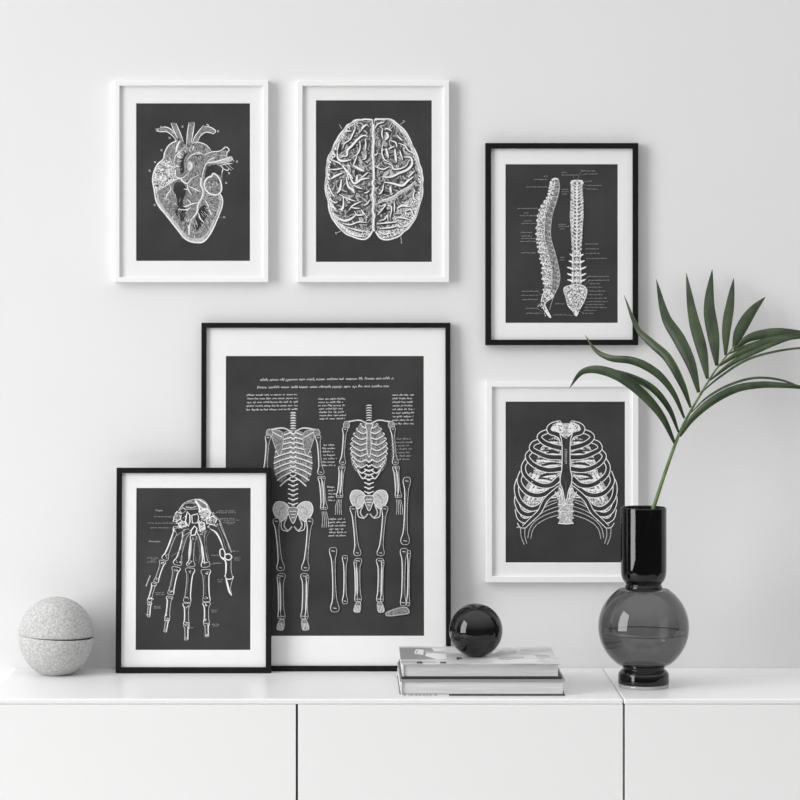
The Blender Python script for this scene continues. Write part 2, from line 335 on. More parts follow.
# ---- brain
def brain():
    A = Art(); A.at(320, 110, 7.27); k = 473
    lo = [(385,75),(350,62),(300,65),(250,80),(200,110),(160,160),(120,220),(95,270),(65,330),(50,390),(45,450),(42,500),(38,573),(60,663),(75,743),(110,813),(160,873),(230,918),(320,938),(360,918),(385,873)]
    ro = [(395,75),(420,62),(470,60),(530,75),(580,110),(630,170),(660,230),(690,290),(710,350),(735,430),(745,500),(745,580),(735,650),(715,730),(690,800),(640,860),(580,910),(500,938),(440,930),(405,880)]
    A.poly(lo, GYRI); A.poly(ro, GYRI)
    A.poly([(540,740),(600,690),(680,620),(735,600),(730,680),(690,800),(620,870),(520,925),(430,925),(420,880),(520,850)], SPECK)
    A.poly([(110,800),(200,850),(300,870),(365,880),(355,918),(320,935),(230,915),(150,865)], SPECK)
    A.poly([(42,560),(80,620),(90,720),(120,800),(100,800),(70,740),(55,660)], SPECK)
    D = lambda l: [(x, y+k) for x, y in l]
    bold = [[(345,100),(310,125),(288,162)], [(350,190),(310,185),(270,215),(230,260),(200,290),(195,330),(155,335)], [(225,360),(160,370),(130,350),(125,300)], [(160,400),(200,450),(240,500)], [(240,400),(290,430),(322,445)],
            D([(155,30),(145,100),(125,130)]), D([(190,10),(205,80),(240,110),(250,130)]), D([(215,10),(250,60),(300,30),(360,20)]), D([(170,160),(165,240),(120,255),(80,200)]), D([(110,300),(170,330),(220,320),(260,290)]), D([(300,250),(330,300),(345,310)]),
            [(480,160),(495,190),(470,220)], [(480,275),(488,310),(498,345)], [(545,280),(550,340),(557,378)], [(610,340),(660,345),(670,390),(640,430),(570,460),(520,485),(430,490)],
            D([(470,50),(530,60),(600,75),(640,40),(680,10)]), D([(510,80),(513,105),(516,132)]), D([(560,240),(600,220),(650,230)]), [(80,500),(110,480),(165,455)], [(270,470),(268,500),(262,520)]]
    thin = [[(250,85),(255,130),(235,180),(215,215),(180,240),(165,270)], [(300,130),(290,150),(280,168)], [(290,220),(290,280),(270,320),(240,340)], [(330,210),(333,250),(330,290)], [(335,320),(330,350),(305,360)], [(180,150),(205,152),(230,150)], [(165,180),(190,200)], [(150,210),(135,250),(125,300)],
            [(75,360),(130,380),(160,400)], [(270,330),(250,380),(240,410)], [(350,450),(325,472),(298,492)], [(60,430),(120,430),(170,420)], [(195,450),(202,480),(210,508)], [(90,300),(110,330),(85,350)], [(330,100),(360,120)], [(265,110),(275,90)], [(350,385),(330,372)],
            D([(55,60),(85,130),(110,160)]), D([(145,100),(185,120)]), D([(240,70),(275,88),(310,100)]), D([(140,140),(200,170),(260,190)]), D([(110,250),(140,257),(170,260)]), D([(300,190),(240,220),(210,250)]), D([(320,130),(342,125),(360,110)]), D([(320,220),(345,205),(360,180)]),
            D([(250,260),(270,290),(320,290),(340,330)]), D([(160,350),(220,360),(280,340),(340,345)]), D([(200,380),(270,400),(320,410)]), D([(190,410),(260,440),(330,450)]), D([(230,235),(260,240),(290,240)]), D([(60,170),(110,200),(130,190)]), D([(300,400),(320,440)]),
            [(400,130),(420,100),(470,85)], [(455,130),(450,180),(460,210)], [(470,130),(500,138),(522,152)], [(510,220),(550,235),(560,270)], [(455,250),(450,310),(470,360),(500,375)], [(500,285),(520,270),(542,265)], [(580,290),(590,325),(602,360)], [(560,180),(582,205),(602,222)],
            [(570,240),(620,260),(640,290),(690,320)], [(650,360),(620,410),(540,430),(520,400),(470,380)], [(400,410),(460,430),(500,410)], [(700,340),(715,365),(720,392)], [(690,440),(665,465),(640,490)], [(600,480),(622,502)], [(530,80),(560,120)], [(590,130),(620,160),(640,200)], [(390,320),(405,325),(420,310)],
            D([(430,20),(465,12),(500,10)]), D([(430,80),(405,100)]), D([(465,60),(450,120),(430,140)]), D([(440,230),(480,210),(420,290)]), D([(490,220),(520,230),(510,310)]), D([(430,330),(470,320),(490,290),(495,340)]), D([(540,190),(542,230),(540,270)]), D([(410,355),(500,345),(560,340)]),
            D([(550,310),(600,310),(650,325)]), D([(570,330),(610,350)]), D([(690,100),(680,160),(720,200)]), D([(430,390),(520,380),(560,370)]), D([(430,410),(470,430),(520,420)]), D([(600,380),(680,330),(700,270)]), D([(620,260),(660,250),(680,290)])]
    r = random.Random(5)
    for k2 in range(80):     # sulci: dark gaps between the folds
        x, y = r.uniform(90, 690), r.uniform(110, 880)
        if abs(x-390) < 25 or ((x-390)/330)**2+((y-500)/400)**2 > 0.9: continue
        a = r.uniform(0, 6.28); L = r.uniform(14, 30); b = a+r.uniform(-0.9, 0.9)
        A.line([(x, y), (x+L*math.cos(a), y+L*math.sin(a)), (x+L*math.cos(a)+L*math.cos(b), y+L*math.sin(a)+L*math.sin(b))], r.uniform(0.9, 1.8), DARK, taper=True)
    off = lambda l, dx, dy: [(x+dx, y+dy) for x, y in l]
    for l in bold+thin: A.line(off(l, 8, 8), 1.8, DARK, taper=True)
    A.lines(thin, 1.1, WHITE, taper=True); A.lines(bold, 1.8, WHITE, taper=True)
    A.line(D([(700,50),(650,90),(580,130),(530,170),(450,190),(405,215)]), 2.2, LIGHT, taper=True); A.line(D([(690,45),(645,82),(572,122),(525,158),(450,182)]), 0.7, WHITE)
    for k2 in range(50):
        x, y = r.uniform(80, 700), r.uniform(110, 900)
        if abs(x-390) < 25 or ((x-390)/340)**2+((y-500)/420)**2 > 0.95: continue
        a = r.uniform(0, 6.28); L = r.uniform(7, 16); b = a+r.uniform(-1, 1)
        A.line([(x, y), (x+L*math.cos(a), y+L*math.sin(a)), (x+L*(math.cos(a)+math.cos(b)), y+L*(math.sin(a)+math.sin(b)))], r.uniform(0.4, 0.8), r.choice([WHITE, LIGHT]), taper=True)
    for rim in (lo, ro):
        pts = [Vector(p) for p in rim]; c = Vector((390, 500))
        A.line([tuple(c+(p-c)*(1+r.uniform(-.012, .012))) for p in catmull(pts, 2)], 1.2, WHITE); A.line([tuple(c+(p-c)*(.985+r.uniform(-.012, .008))) for p in catmull(pts, 2)[4:-6]], 1.0, LIGHT)
        A.line([tuple(c+(p-c)*(.965+r.uniform(-.012, .012))) for p in catmull(pts, 2)[6:-8]], .6, WHITE)
    for side in (lo[4:18], ro[4:18]):                # scalloped rim
        for x, y in catmull(side, 3):
            cx = x+(390-x)*0.06; cy = y+(500-y)*0.05
            A.line([(cx-6, cy-8), (cx+r.uniform(-6, 6), cy), (cx+4, cy+9)], r.uniform(0.7, 1.5), r.choice([WHITE, WHITE, LIGHT]), taper=True)
    mid = [(386, 75)]+[(387+r.uniform(-4, 4), y) for y in range(110, 870, 30)]+[(393, 885)]
    A.line(mid, 2.4, LIGHT); A.line([(x+r.uniform(-5, 5), y) for x, y in mid], 1.3, WHITE); A.line([(386,60),(389,100)], 0.8, DARK); A.line([(392,880),(398,940)], 1.6, DARK)
    A.lines([[(140,103),(158,135)], [(585,103),(618,80)], [(150,880),(112,897)], [(588,920),(594,965)]], 0.5, LIGHT)
    A.lines([[(605,75),(618,85)], [(112,888),(118,905)], [(588,962),(598,968)]], 0.7, LIGHT)
    return A

# ---- spine
def spine():
    A = Art(); A.at(510, 165, 10)
    front = catmull([(487,135),(497,200),(495,250),(465,370),(430,480),(412,600),(410,720),(430,800),(460,900),(490,1030),(502,1110),(490,1200),(440,1310)], 6)
    back = catmull([(415,160),(402,215),(395,260),(375,320),(328,385),(290,470),(275,560),(268,680),(278,760),(285,820),(308,930),(328,1010),(325,1100),(345,1190),(335,1290)], 6)
    pick = lambda c, t: c[min(len(c)-1, int(t*(len(c)-1)+.5))]
    A.poly([tuple(p) for p in front]+[tuple(p) for p in reversed(back)], SPECK, smooth=False)
    A.poly([tuple(p) for p in front]+[tuple(p+(q-p)*0.42) for p, q in reversed([(pick(front, i/40), pick(back, i/40)) for i in range(41)])], ENGR, smooth=False)
    r = random.Random(11); N = 24
    A.line([tuple(p) for p in front], 0.55, LIGHT)
    for i in range(N+1):
        t = i/N; p, q = pick(front, t), pick(back, t); d = q-p; n = Vector((-d.y, d.x)).normalized()*(-1)
        h = 22+16*t
        A.line([tuple(p), tuple(p+d*0.2+n*2), tuple(p+d*0.36)], 0.4, LIGHT)
        for s_, u in ((0.42, 0.62), (0.6, 0.8), (0.78, 1.02)):
            a = p+d*s_+n*h*r.uniform(-.1, .25); b = p+d*u+n*h*r.uniform(.15, .6)
            A.line([tuple(a), tuple((a+b)/2+n*r.uniform(-6, 6)), tuple(b)], r.uniform(0.7, 1.3), r.choice([WHITE, WHITE, LIGHT]), taper=True)
        a = p+d*0.5+n*h*.5
        A.poly([tuple(a+Vector((math.cos(g), math.sin(g)))*r.uniform(4, 8)) for g in (0, 1.2, 2.5, 3.8, 5)], DARK)
        e = p+d*r.uniform(.68, .8)+n*h*.5
        A.poly([tuple(e+Vector((math.cos(g), math.sin(g)))*r.uniform(3, 7)) for g in (0, 1.2, 2.5, 3.8, 5)], DARK)
        A.line([tuple(q), tuple(q+Vector((-9, 7))), tuple(q+Vector((-2, 16)))], 0.8, WHITE)
        if 0.1 < t: A.line([tuple(p+d*.06+n*4), tuple(p+d*.1+n*h*.5)], .5, WHITE)
    for k in range(60):
        t = r.random(); p, q = pick(front, t), pick(back, t); g = p+(q-p)*r.uniform(.4, 1.0)
        A.line([tuple(g), (g.x+r.uniform(-9, 9), g.y+r.uniform(-9, 9))], r.uniform(.5, 1.0), r.choice([WHITE, LIGHT, WHITE]))
    A.line([(420,150),(450,135),(480,140)], 1.4, WHITE); A.line([(400,180),(425,178)], 1.6, WHITE)
    sac = [(440,1310),(400,1345),(365,1370),(352,1400),(370,1440),(412,1522),(398,1524),(345,1450),(318,1400),(315,1360),(335,1290),(380,1260)]
    A.poly(sac, SPECK); A.line(sac, .6, WHITE, closed=True)
    for k in range(30):
        t = r.random(); y = 1270+t*230; x = 380-70*min(1, t*2)+(60 if t > .6 else 0)*(t-.5)*2+r.uniform(-25, 30)
        A.line([(x, y), (x+r.uniform(-8, 8), y+14)], r.uniform(.5, 1), r.choice([WHITE, LIGHT, DARK]))
    A.line([(355,1455),(385,1490),(406,1520)], 1.2, WHITE)
    A.line([(440,1315),(420,1370),(398,1450)], .35, LIGHT)
    # view from behind
    A.at(0, 0, 1); cx = 577.2
    spec = [(181.5, 6.5, 1)]+[(184+i*2.9, 5.2, 0) for i in range(6)]+[(202+i*3.6, 6.6-0.12*i, 0) for i in range(13)]+[(249.5, 5.0, 0), (255, 7.0, 2), (261.5, 8.0, 2), (268, 9.6, 2), (274.6, 9.6, 2), (280.3, 9.4, 2)]
    A.poly([(571,180),(583,180),(583.5,200),(584,215),(582,240),(581,252),(582,284),(571.5,284),(572.5,252),(571.5,240),(570,215),(571,200)], SPECK, smooth=False)
    for y, hw, kd in spec:
        c = cx-0.3*(y > 240)
        for s_ in (-1, 1):
            if kd == 1: A.line([(c, y-1), (c+s_*3.5, y-.8), (c+s_*hw, y+1.8)], 1.3, WHITE)
            elif kd == 2:
                A.line([(c, y), (c+s_*3, y+1.2), (c+s_*hw*.75, y-.2), (c+s_*hw, y-1.0+r.uniform(-.3, .6))], 1.5, WHITE, taper=True)
                A.line([(c+s_*3.2, y-2.5), (c+s_*2.6, y), (c+s_*3.4, y+3)], .8, LIGHT); A.line([(c+s_*3.8, y-3), (c+s_*4.2, y+2.5)], .5, WHITE)
                A.poly([(c+s_*1.2, y+2.2), (c+s_*2.4, y+2.4), (c+s_*2.2, y+3.6), (c+s_*1.2, y+3.4)], DARK)
            else:
                A.line([(c, y+2.2), (c+s_*2.4, y+.9), (c+s_*hw, y-1.2)], .75, WHITE); A.line([(c+s_*1, y+.6), (c+s_*3.6, y+.4)], .5, LIGHT)
                A.line([(c+s_*hw, y-1.2), (c+s_*(hw-.8), y+1.2)], .6, LIGHT)
                A.poly([(c+s_*1.3, y-.9), (c+s_*2.7, y-1.3), (c+s_*2.4, y-.1), (c+s_*1.4, y+.2)], DARK)
        A.line([(c, y-1.4), (c+r.uniform(-.4, .4), y+1.6)], 1.1, WHITE)
    sc = [(564,288.5),(570,285.5),(577,284.5),(584,286),(587,290),(586,297),(583.5,303),(580,309),(576.5,316),(573,311),(568.5,306),(566,297)]
    A.poly(sc, SPECK); A.line(sc, .7, WHITE, closed=True)
    for k in range(70):
        y = r.uniform(286, 313); hw = 10.5*(1-max(0, (y-292)/25))
        x = 576.3+r.uniform(-hw, hw)
        A.line([(x, y), (x+r.uniform(-1, 1), y+r.uniform(-1.4, 1.4))], r.uniform(.5, 1.2), r.choice([WHITE, WHITE, LIGHT, DARK]))
    A.line([(564,289),(566,296),(568,304)], .9, LIGHT); A.line([(576,310),(576.4,315)], 1.6, WHITE)
    rows = []
    def lab(ox, oy, k, items): rows.extend((ox+a/k, ox+b/k, oy+y/k) for a, b, y in items)
    lab(510, 165, 10, [(340,380,112),(245,380,145),(165,380,220),(75,280,435),(145,190,480),(100,265,507),(140,215,560),(115,270,585),(110,235,675),(115,225,712),(115,270,735),(105,290,765),(520,575,75),(520,590,245),(520,590,268),(525,580,290),(485,560,595),(490,600,615),(505,550,640)])
    lab(510, 240, 10, [(115,270,130),(120,295,515),(115,290,555),(125,280,597),(165,285,685),(165,325,735),(505,545,175),(500,545,200),(455,560,640),(460,560,750)])
    lab(560, 165, 10, [(20,190,100),(210,355,60),(250,385,90),(280,320,163),(280,425,205),(275,385,242)])
    lab(555, 240, 9.753, [(300,425,40),(300,430,88),(300,440,133),(305,510,182),(320,530,358),(325,535,395),(340,445,428),(335,465,462),(325,495,500),(320,465,535),(310,510,570),(310,520,602),(305,480,632),(295,515,660),(285,405,688),(270,385,717)])
    for a, b, y in rows: A.scribble(a, b, y, 0.95, 0.42, TEXT)
    ld = [((582,175),(585.5,174)),((578,179),(581,172)),((583,181),(588,182)),((583,184),(588,186)),((582,187),(588,189)),((585,285),(590,280)),((584,282),(588,277)),((586,290),(588,287)),((585,296),(588,293)),((584,300),(587,298)),((582,305),(586,303)),((580,311),(583,313)),((538,309),(543,312)),((539,293),(542,295)),((574,178),(574,175)),((566,315),(574,315.5)),((553,315),(556,315))]
    for a, b in ld: A.line([a, b], .25, TEXT)
    return A

# ---- rib cage
def ribs():
    A = Art(); A.at(510, 415, 6.957); k = 417.4
    mir = lambda l: [(780-x, y) for x, y in l]
    cage = [(345,60),(285,70),(230,130),(165,190),(115,290),(80,380),(55,460),(42,560),(60,690),(90,772),(130,745),(190,677),(230,600),(345,500),(390,480)]
    r = random.Random(9)
    for f in (lambda l: l, mir):
        # shaded back of the cage: slanting rear ribs seen between the front ones
        for i in range(7):
            y = 135+i*62; xo = 215-i*22
            A.poly(f([(350, y+38), (300, y+36), (xo+70, y+62), (xo+20, y+100), (xo+60, y+100), (250, y+72), (350, y+66)]), SPECK if i % 2 else LIGHT)
            A.line(f([(345, y+52), (290, y+55), (xo+60, y+82), (xo+25, y+104)]), 1.6, WHITE, taper=True)
            A.line(f([(330, y+62), (270, y+72), (xo+55, y+100)]), 1.1, DARK, taper=True)
        A.poly(f([(352,150),(300,160),(250,190),(215,235),(205,270),(180,330),(165,395),(140,460),(110,540),(110,640),(150,690),(200,650),(240,590),(345,495)]), SPECK)
        for i, (xa, ya, xb, yb) in enumerate(((345,185,255,180),(345,205,240,235),(348,262,215,245),(346,268,250,262),(345,325,180,300),(345,340,215,350),(345,400,165,370),(335,410,190,430),(300,455,150,440),(290,500,165,520),(250,515,130,505),(235,570,120,590),(210,600,150,640))):
            A.line(f([(xa, ya), ((xa+xb)/2, (ya+yb)/2-6), (xb, yb+6)]), 2.2 if i % 2 else 1.5, DARK, taper=True)
            A.line(f([(xa-10, ya+14), ((xa+xb)/2, (ya+yb)/2+10), (xb+10, yb+18)]), 1.5, WHITE, taper=True)
        for i in range(5):      # steep rear ribs towards the flank
            y = 390+i*66; x = 90-i*9+max(0, i-2)*8
            for j in range(3):
                A.poly(f([(x+26*j+20, y+8*j+60), (x+26*j+52, y+8*j+10), (x+26*j+68, y+8*j+18), (x+26*j+36, y+8*j+72)]), WHITE if j else LIGHT, smooth=False)
        A.poly(f([(95,590),(150,600),(200,560),(215,600),(150,690),(100,700)]), SPECK)
    bands = [
        [(372,195),(352,150),(320,132),(285,122),(272,95),(295,70),(345,55)],
        [(362,232),(290,215),(235,190),(205,155),(225,130),(275,112)],
        [(360,296),(270,292),(200,266),(152,235),(165,200),(215,180)],
        [(358,375),(270,385),(190,362),(138,322),(122,285),(150,250)],
        [(345,440),(290,487),(220,492),(150,458),(105,412),(95,360),(120,310)],
        [(335,477),(270,537),(200,562),(130,547),(85,505),(65,455),(85,395)],
        [(340,497),(262,562),(215,632),(150,655),(92,625),(56,570),(46,505),(60,450)],
        [(240,597),(190,672),(125,695),(75,672),(48,610),(48,570)],
        [(165,717),(110,738),(68,717),(50,655)],
        [(112,765),(85,772),(64,745)]]
    for f in (mir, lambda l: l):
        for b in reversed([[(342,572),(268,597),(225,640)], [(335,622),(250,655),(180,700)], [(335,682),(260,707),(190,747),(150,797),(135,862)], [(90,790),(92,845),(110,900)]]):
            A.line(f(b), 4.3, LIGHT, w2=3.0); A.line(f(b), 3.0, DARK, w2=1.8)
        for b in reversed(bands):
            A.line(f(b), 4.9, WHITE, w2=4.0); A.line(f(b), 3.6, DARK, w2=2.6)
        m = [(347,507),(252,590),(208,672),(150,730),(98,782)]
        A.line(f(m), 4.3, WHITE, w2=3.6); A.line(f(m), 3.0, DARK, w2=2.4)
    # vertebrae
    for y, hw in ((80, 30), (115, 34), (600, 52), (648, 54), (696, 52), (732, 50)):
        A.poly([(390-hw, y-22), (390+hw, y-22), (390+hw*.88, y), (390+hw, y+22), (390-hw, y+22), (390-hw*.88, y)], LIGHT, smooth=False)
        for j in range(26):
            x = 390+r.uniform(-hw, hw*.6); yy = y+r.uniform(-20, 20)
            A.line([(x, yy), (x+r.uniform(-10, 10), yy+r.uniform(-5, 9))], r.uniform(.5, 1.2), r.choice([WHITE, WHITE, LIGHT, MID]))
        A.line([(390-hw-4, y+22), (390, y+27), (390+hw+4, y+22)], .9, WHITE)
    for s_ in (-1, 1):
        A.poly([(390+s_*30, 55), (390+s_*90, 70), (390+s_*100, 105), (390+s_*60, 120), (390+s_*20, 120)], WHITE)
        for j in range(12):
            x, y = 390+s_*r.uniform(30, 95), r.uniform(60, 118); A.line([(x, y), (x+r.uniform(-12, 12), y+8)], .8, r.choice([DARK, MID, LIGHT]))
        A.line([(390+s_*28, 60), (390+s_*45, 40), (390+s_*60, 55)], .9, LIGHT)
        A.poly([(390+s_*22, 520), (390+s_*45, 505), (390+s_*60, 560), (390+s_*52, 600), (390+s_*25, 600)], SPECK)
        A.line([(390+s_*25, 590), (390+s_*30, 530), (390+s_*50, 507)], .9, WHITE); A.line([(390+s_*75, 535), (390+s_*60, 570), (390+s_*100, 578)], .8, WHITE)
    st = [(348,130),(372,150),(390,158),(408,150),(435,130),(425,165),(420,220),(422,380),(432,430),(428,480),(408,530),(400,575),(388,600),(378,575),(368,520),(352,480),(352,430),(362,380),(364,220),(358,165)]
    A.poly(st, DARK); A.line(st, .7, WHITE, closed=True)
    A.line([(384,150),(392,163),(402,150)], .8, WHITE)
    A.text('STERNUM', 510+382/6.957, 415+236/6.957, 3.4, LIGHT, math.pi/2)
    A.poly([(390,470),(392,470),(391,600),(389,600)], MID, smooth=False)
    for s_ in (-1, 1):      # small costal facets
        for x, y in ((150, 462), (178, 366), (215, 288)): A.line([(390+s_*(390-x), y), (390+s_*(390-x)+8, y+8)], .9, LIGHT)
    A.line([(48,785),(66,780),(75,790)], 1.1, LIGHT)
    return A

# ---- bones of the hand
def bone(A, p, q, w0, wm, w1, lw=0.5, ink=LIGHT, fill=None, bright=0):
    p, q = Vector(p), Vector(q); d = q-p; L = d.length; d.normalize(); n = Vector((-d.y, d.x))
    prof = [(0, .15), (.015, .75), (.05, 1), (.10, .8), (.17, .3), (.3, .08), (.5, 0), (.7, .1), (.83, .35), (.90, .85), (.95, 1), (.985, .75), (1, .15)]
    def side(s_):
        o = []
        for t, k in prof:
            w = (wm+(w0-wm)*k) if t < .5 else (wm+(w1-wm)*k)
            o.append(tuple(p+d*L*t+n*s_*w/2))
        return o
    a, b = side(1), side(-1)
    if fill is not None: A.poly(a+b[::-1], fill)
    A.line(a+b[::-1], lw, ink, closed=True)
    if bright: A.line((a if bright > 0 else b)[1:-1], lw*1.7, WHITE, taper=True)
    return p, q
def hand():
    A = Art(); A.at(135, 490, 6.957)
    bl = DARK
    segs = [((290,270),(205,485),56,24,50), ((190,505),(145,640),50,26,36), ((130,660),(100,775),40,22,34), ((100,795),(94,880),34,18,18),
            ((355,290),(292,520),62,26,66), ((285,548),(247,725),66,34,46), ((240,752),(225,890),50,26,38), ((223,905),(210,985),36,20,20),
            ((405,330),(386,530),50,26,64), ((383,556),(362,780),72,38,56), ((358,800),(358,935),58,30,44), ((357,950),(357,1040),44,24,26),
            ((458,290),(490,535),60,28,66), ((491,566),(497,775),74,42,56), ((497,795),(497,925),60,32,46), ((497,940),(500,1018),44,24,26)]
    for i, (p, q, a, m, b) in enumerate(segs):
        p, q = Vector(p), Vector(q); e = (q-p).normalized()*7
        bone(A, p-e, q+e, a*.92, m*.9, b*.92, .5, LIGHT, bl, 1 if i % 2 == 0 else -1)
    r = random.Random(4)
    for p, q, a, m, b in segs:
        p, q = Vector(p), Vector(q); d = q-p; n = Vector((-d.y, d.x)).normalized()
        for t in (.08, .9):
            for j in range(3):
                c = p+d*(t+r.uniform(-.05, .05))+n*r.uniform(-12, 12); A.line([tuple(c), tuple(c+Vector((r.uniform(-9, 9), r.uniform(-9, 9)))), tuple(c+Vector((r.uniform(-14, 14), r.uniform(-10, 10))))], .5, r.choice([WHITE, LIGHT, LIGHT]))
        c = p+d*.15+n*m*.2; e = p+d*.8+n*m*.2; A.line([tuple(c), tuple((c+e)/2), tuple(e)], .35, MID)
    # double contour beside the metacarpals
    for l in ([(320,320),(330,400),(250,470)], [(350,330),(325,420),(330,500)], [(430,330),(450,440),(440,520)], [(440,310),(455,380),(450,510)], [(520,290),(495,340),(505,450),(520,520)], [(500,285),(482,340),(490,440)], [(270,330),(240,400)], [(420,340),(410,440),(425,500)]): A.line(l, .4, MID)
    A.line([(436,315),(465,390),(478,480),(486,520)], .9, WHITE, taper=True); A.line([(270,280),(235,380),(205,455)], 1.1, WHITE, taper=True); A.line([(385,340),(375,430),(372,500)], .9, WHITE, taper=True)
    # thumb
    A.line([(585,235),(612,300),(645,370),(670,440)], .6, LIGHT); A.line([(520,275),(560,300),(590,350),(612,410)], 1.3, WHITE, taper=True)
    A.line([(575,260),(605,330),(630,420)], .45, MID); A.line([(600,250),(630,330),(655,420)], .4, LIGHT)
    for c in ([(590,425),(610,415),(625,445),(620,480),(595,470)], [(625,460),(650,450),(672,470),(655,492),(630,485)]): A.poly(c, DARK); A.line(c, .9, WHITE, closed=True)
    A.line([(600,480),(628,500),(632,560),(628,605)], 1.3, WHITE, taper=True); A.line([(668,490),(668,560),(678,610)], .5, LIGHT)
    A.line([(622,600),(640,625),(680,620),(682,605)], .7, WHITE); A.line([(628,608),(642,660),(655,710),(672,740)], 1.6, WHITE, taper=True); A.line([(680,622),(664,680),(672,735)], .5, LIGHT)
    # carpals
    for c, f, w_ in (([(318,125),(345,95),(400,82),(430,100),(440,130),(400,142),(350,135)], DARK, .6), ([(410,75),(450,72),(495,105),(505,135),(470,140),(445,115)], MID, 1.0), ([(270,185),(295,155),(322,172),(318,205),(290,230),(268,220)], MID, .8), ([(300,140),(330,130),(352,152),(325,168)], DARK, .6),
                  ([(352,185),(368,162),(382,178),(376,225),(362,262),(350,225)], DARK, .9), ([(385,182),(425,165),(440,200),(432,228),(400,235)], DARK, .7), ([(440,150),(495,130),(530,165),(505,195),(455,195)], LIGHT, 1.0), ([(490,212),(535,190),(572,212),(545,248),(502,240)], MID, 1.0),
                  ([(292,240),(335,225),(358,245),(325,268),(300,268)], SPECK, .8), ([(385,290),(410,250),(430,272),(420,320),(392,325)], DARK, 1.0), ([(440,232),(478,240),(490,278),(452,292)], SPECK, .8), ([(275,275),(320,270),(345,285),(290,320)], DARK, .5), ([(345,290),(370,275),(380,300),(340,330)], DARK, .5)):
        c = [(x+r.uniform(-7, 7), y+r.uniform(-6, 6)) for x, y in c]
        A.poly(c, f, False); A.line(c, w_, WHITE if w_ > .65 else LIGHT, closed=True, smooth=False)
    for k in range(60):
        x, y = r.uniform(430, 570), r.uniform(140, 270)
        if y < 60+0.25*x-40 or y > 0.1*x+235: continue
        A.line([(x, y), (x+r.uniform(-14, 14), y+r.uniform(-12, 14))], r.uniform(.5, 1.1), r.choice([WHITE, WHITE, LIGHT, DARK]))
    for k in range(26):
        x, y = r.uniform(270, 360), r.uniform(160, 270); A.line([(x, y), (x+r.uniform(-12, 12), y+r.uniform(-10, 12))], r.uniform(.4, .9), r.choice([WHITE, LIGHT, DARK]))
    A.line([(300,150),(330,105),(370,82),(410,72),(460,72),(500,105),(530,165),(575,205),(602,250)], .7, LIGHT); A.line([(415,80),(440,115),(450,160)], 1.4, WHITE); A.line([(345,102),(380,95),(415,103)], .8, TEXT); A.line([(350,122),(390,128),(425,118)], .9, LIGHT)
    A.line([(105,600),(88,640),(76,675)], .9, LIGHT)
    # captions
    A.text('Carpus', 135+138/6.957, 490+152/6.957, 2.6, LIGHT); A.text('Metacarpus', 135+93/6.957, 490+368/6.957, 2.5, LIGHT)
    for a, b, y in [(130,250,192),(85,265,237),(105,250,270),(80,160,480),(110,140,494),(80,155,508),(575,700,152),(580,700,165),(585,690,205),(590,725,216),(590,690,232),(640,680,242),(530,580,462),(545,605,515),(680,720,432),(690,740,480),(695,730,494),
                    (140,200,722),(145,205,734),(130,180,816),(135,185,828),(530,580,842),(535,575,854),(535,590,940),(540,585,952),(575,610,632),(575,610,645),(380,405,965)]:
        A.scribble(135+a/6.957, 135+b/6.957, 490+y/6.957, 1.15, .42, TEXT)
    for l in ([(220,192),(268,195)], [(240,237),(290,240)], [(545,175),(575,155)], [(560,200),(588,212)], [(520,522),(600,515)], [(160,490),(185,500)], [(655,440),(680,432)], [(580,462),(600,450)]): A.line(l, .3, TEXT)
    return A

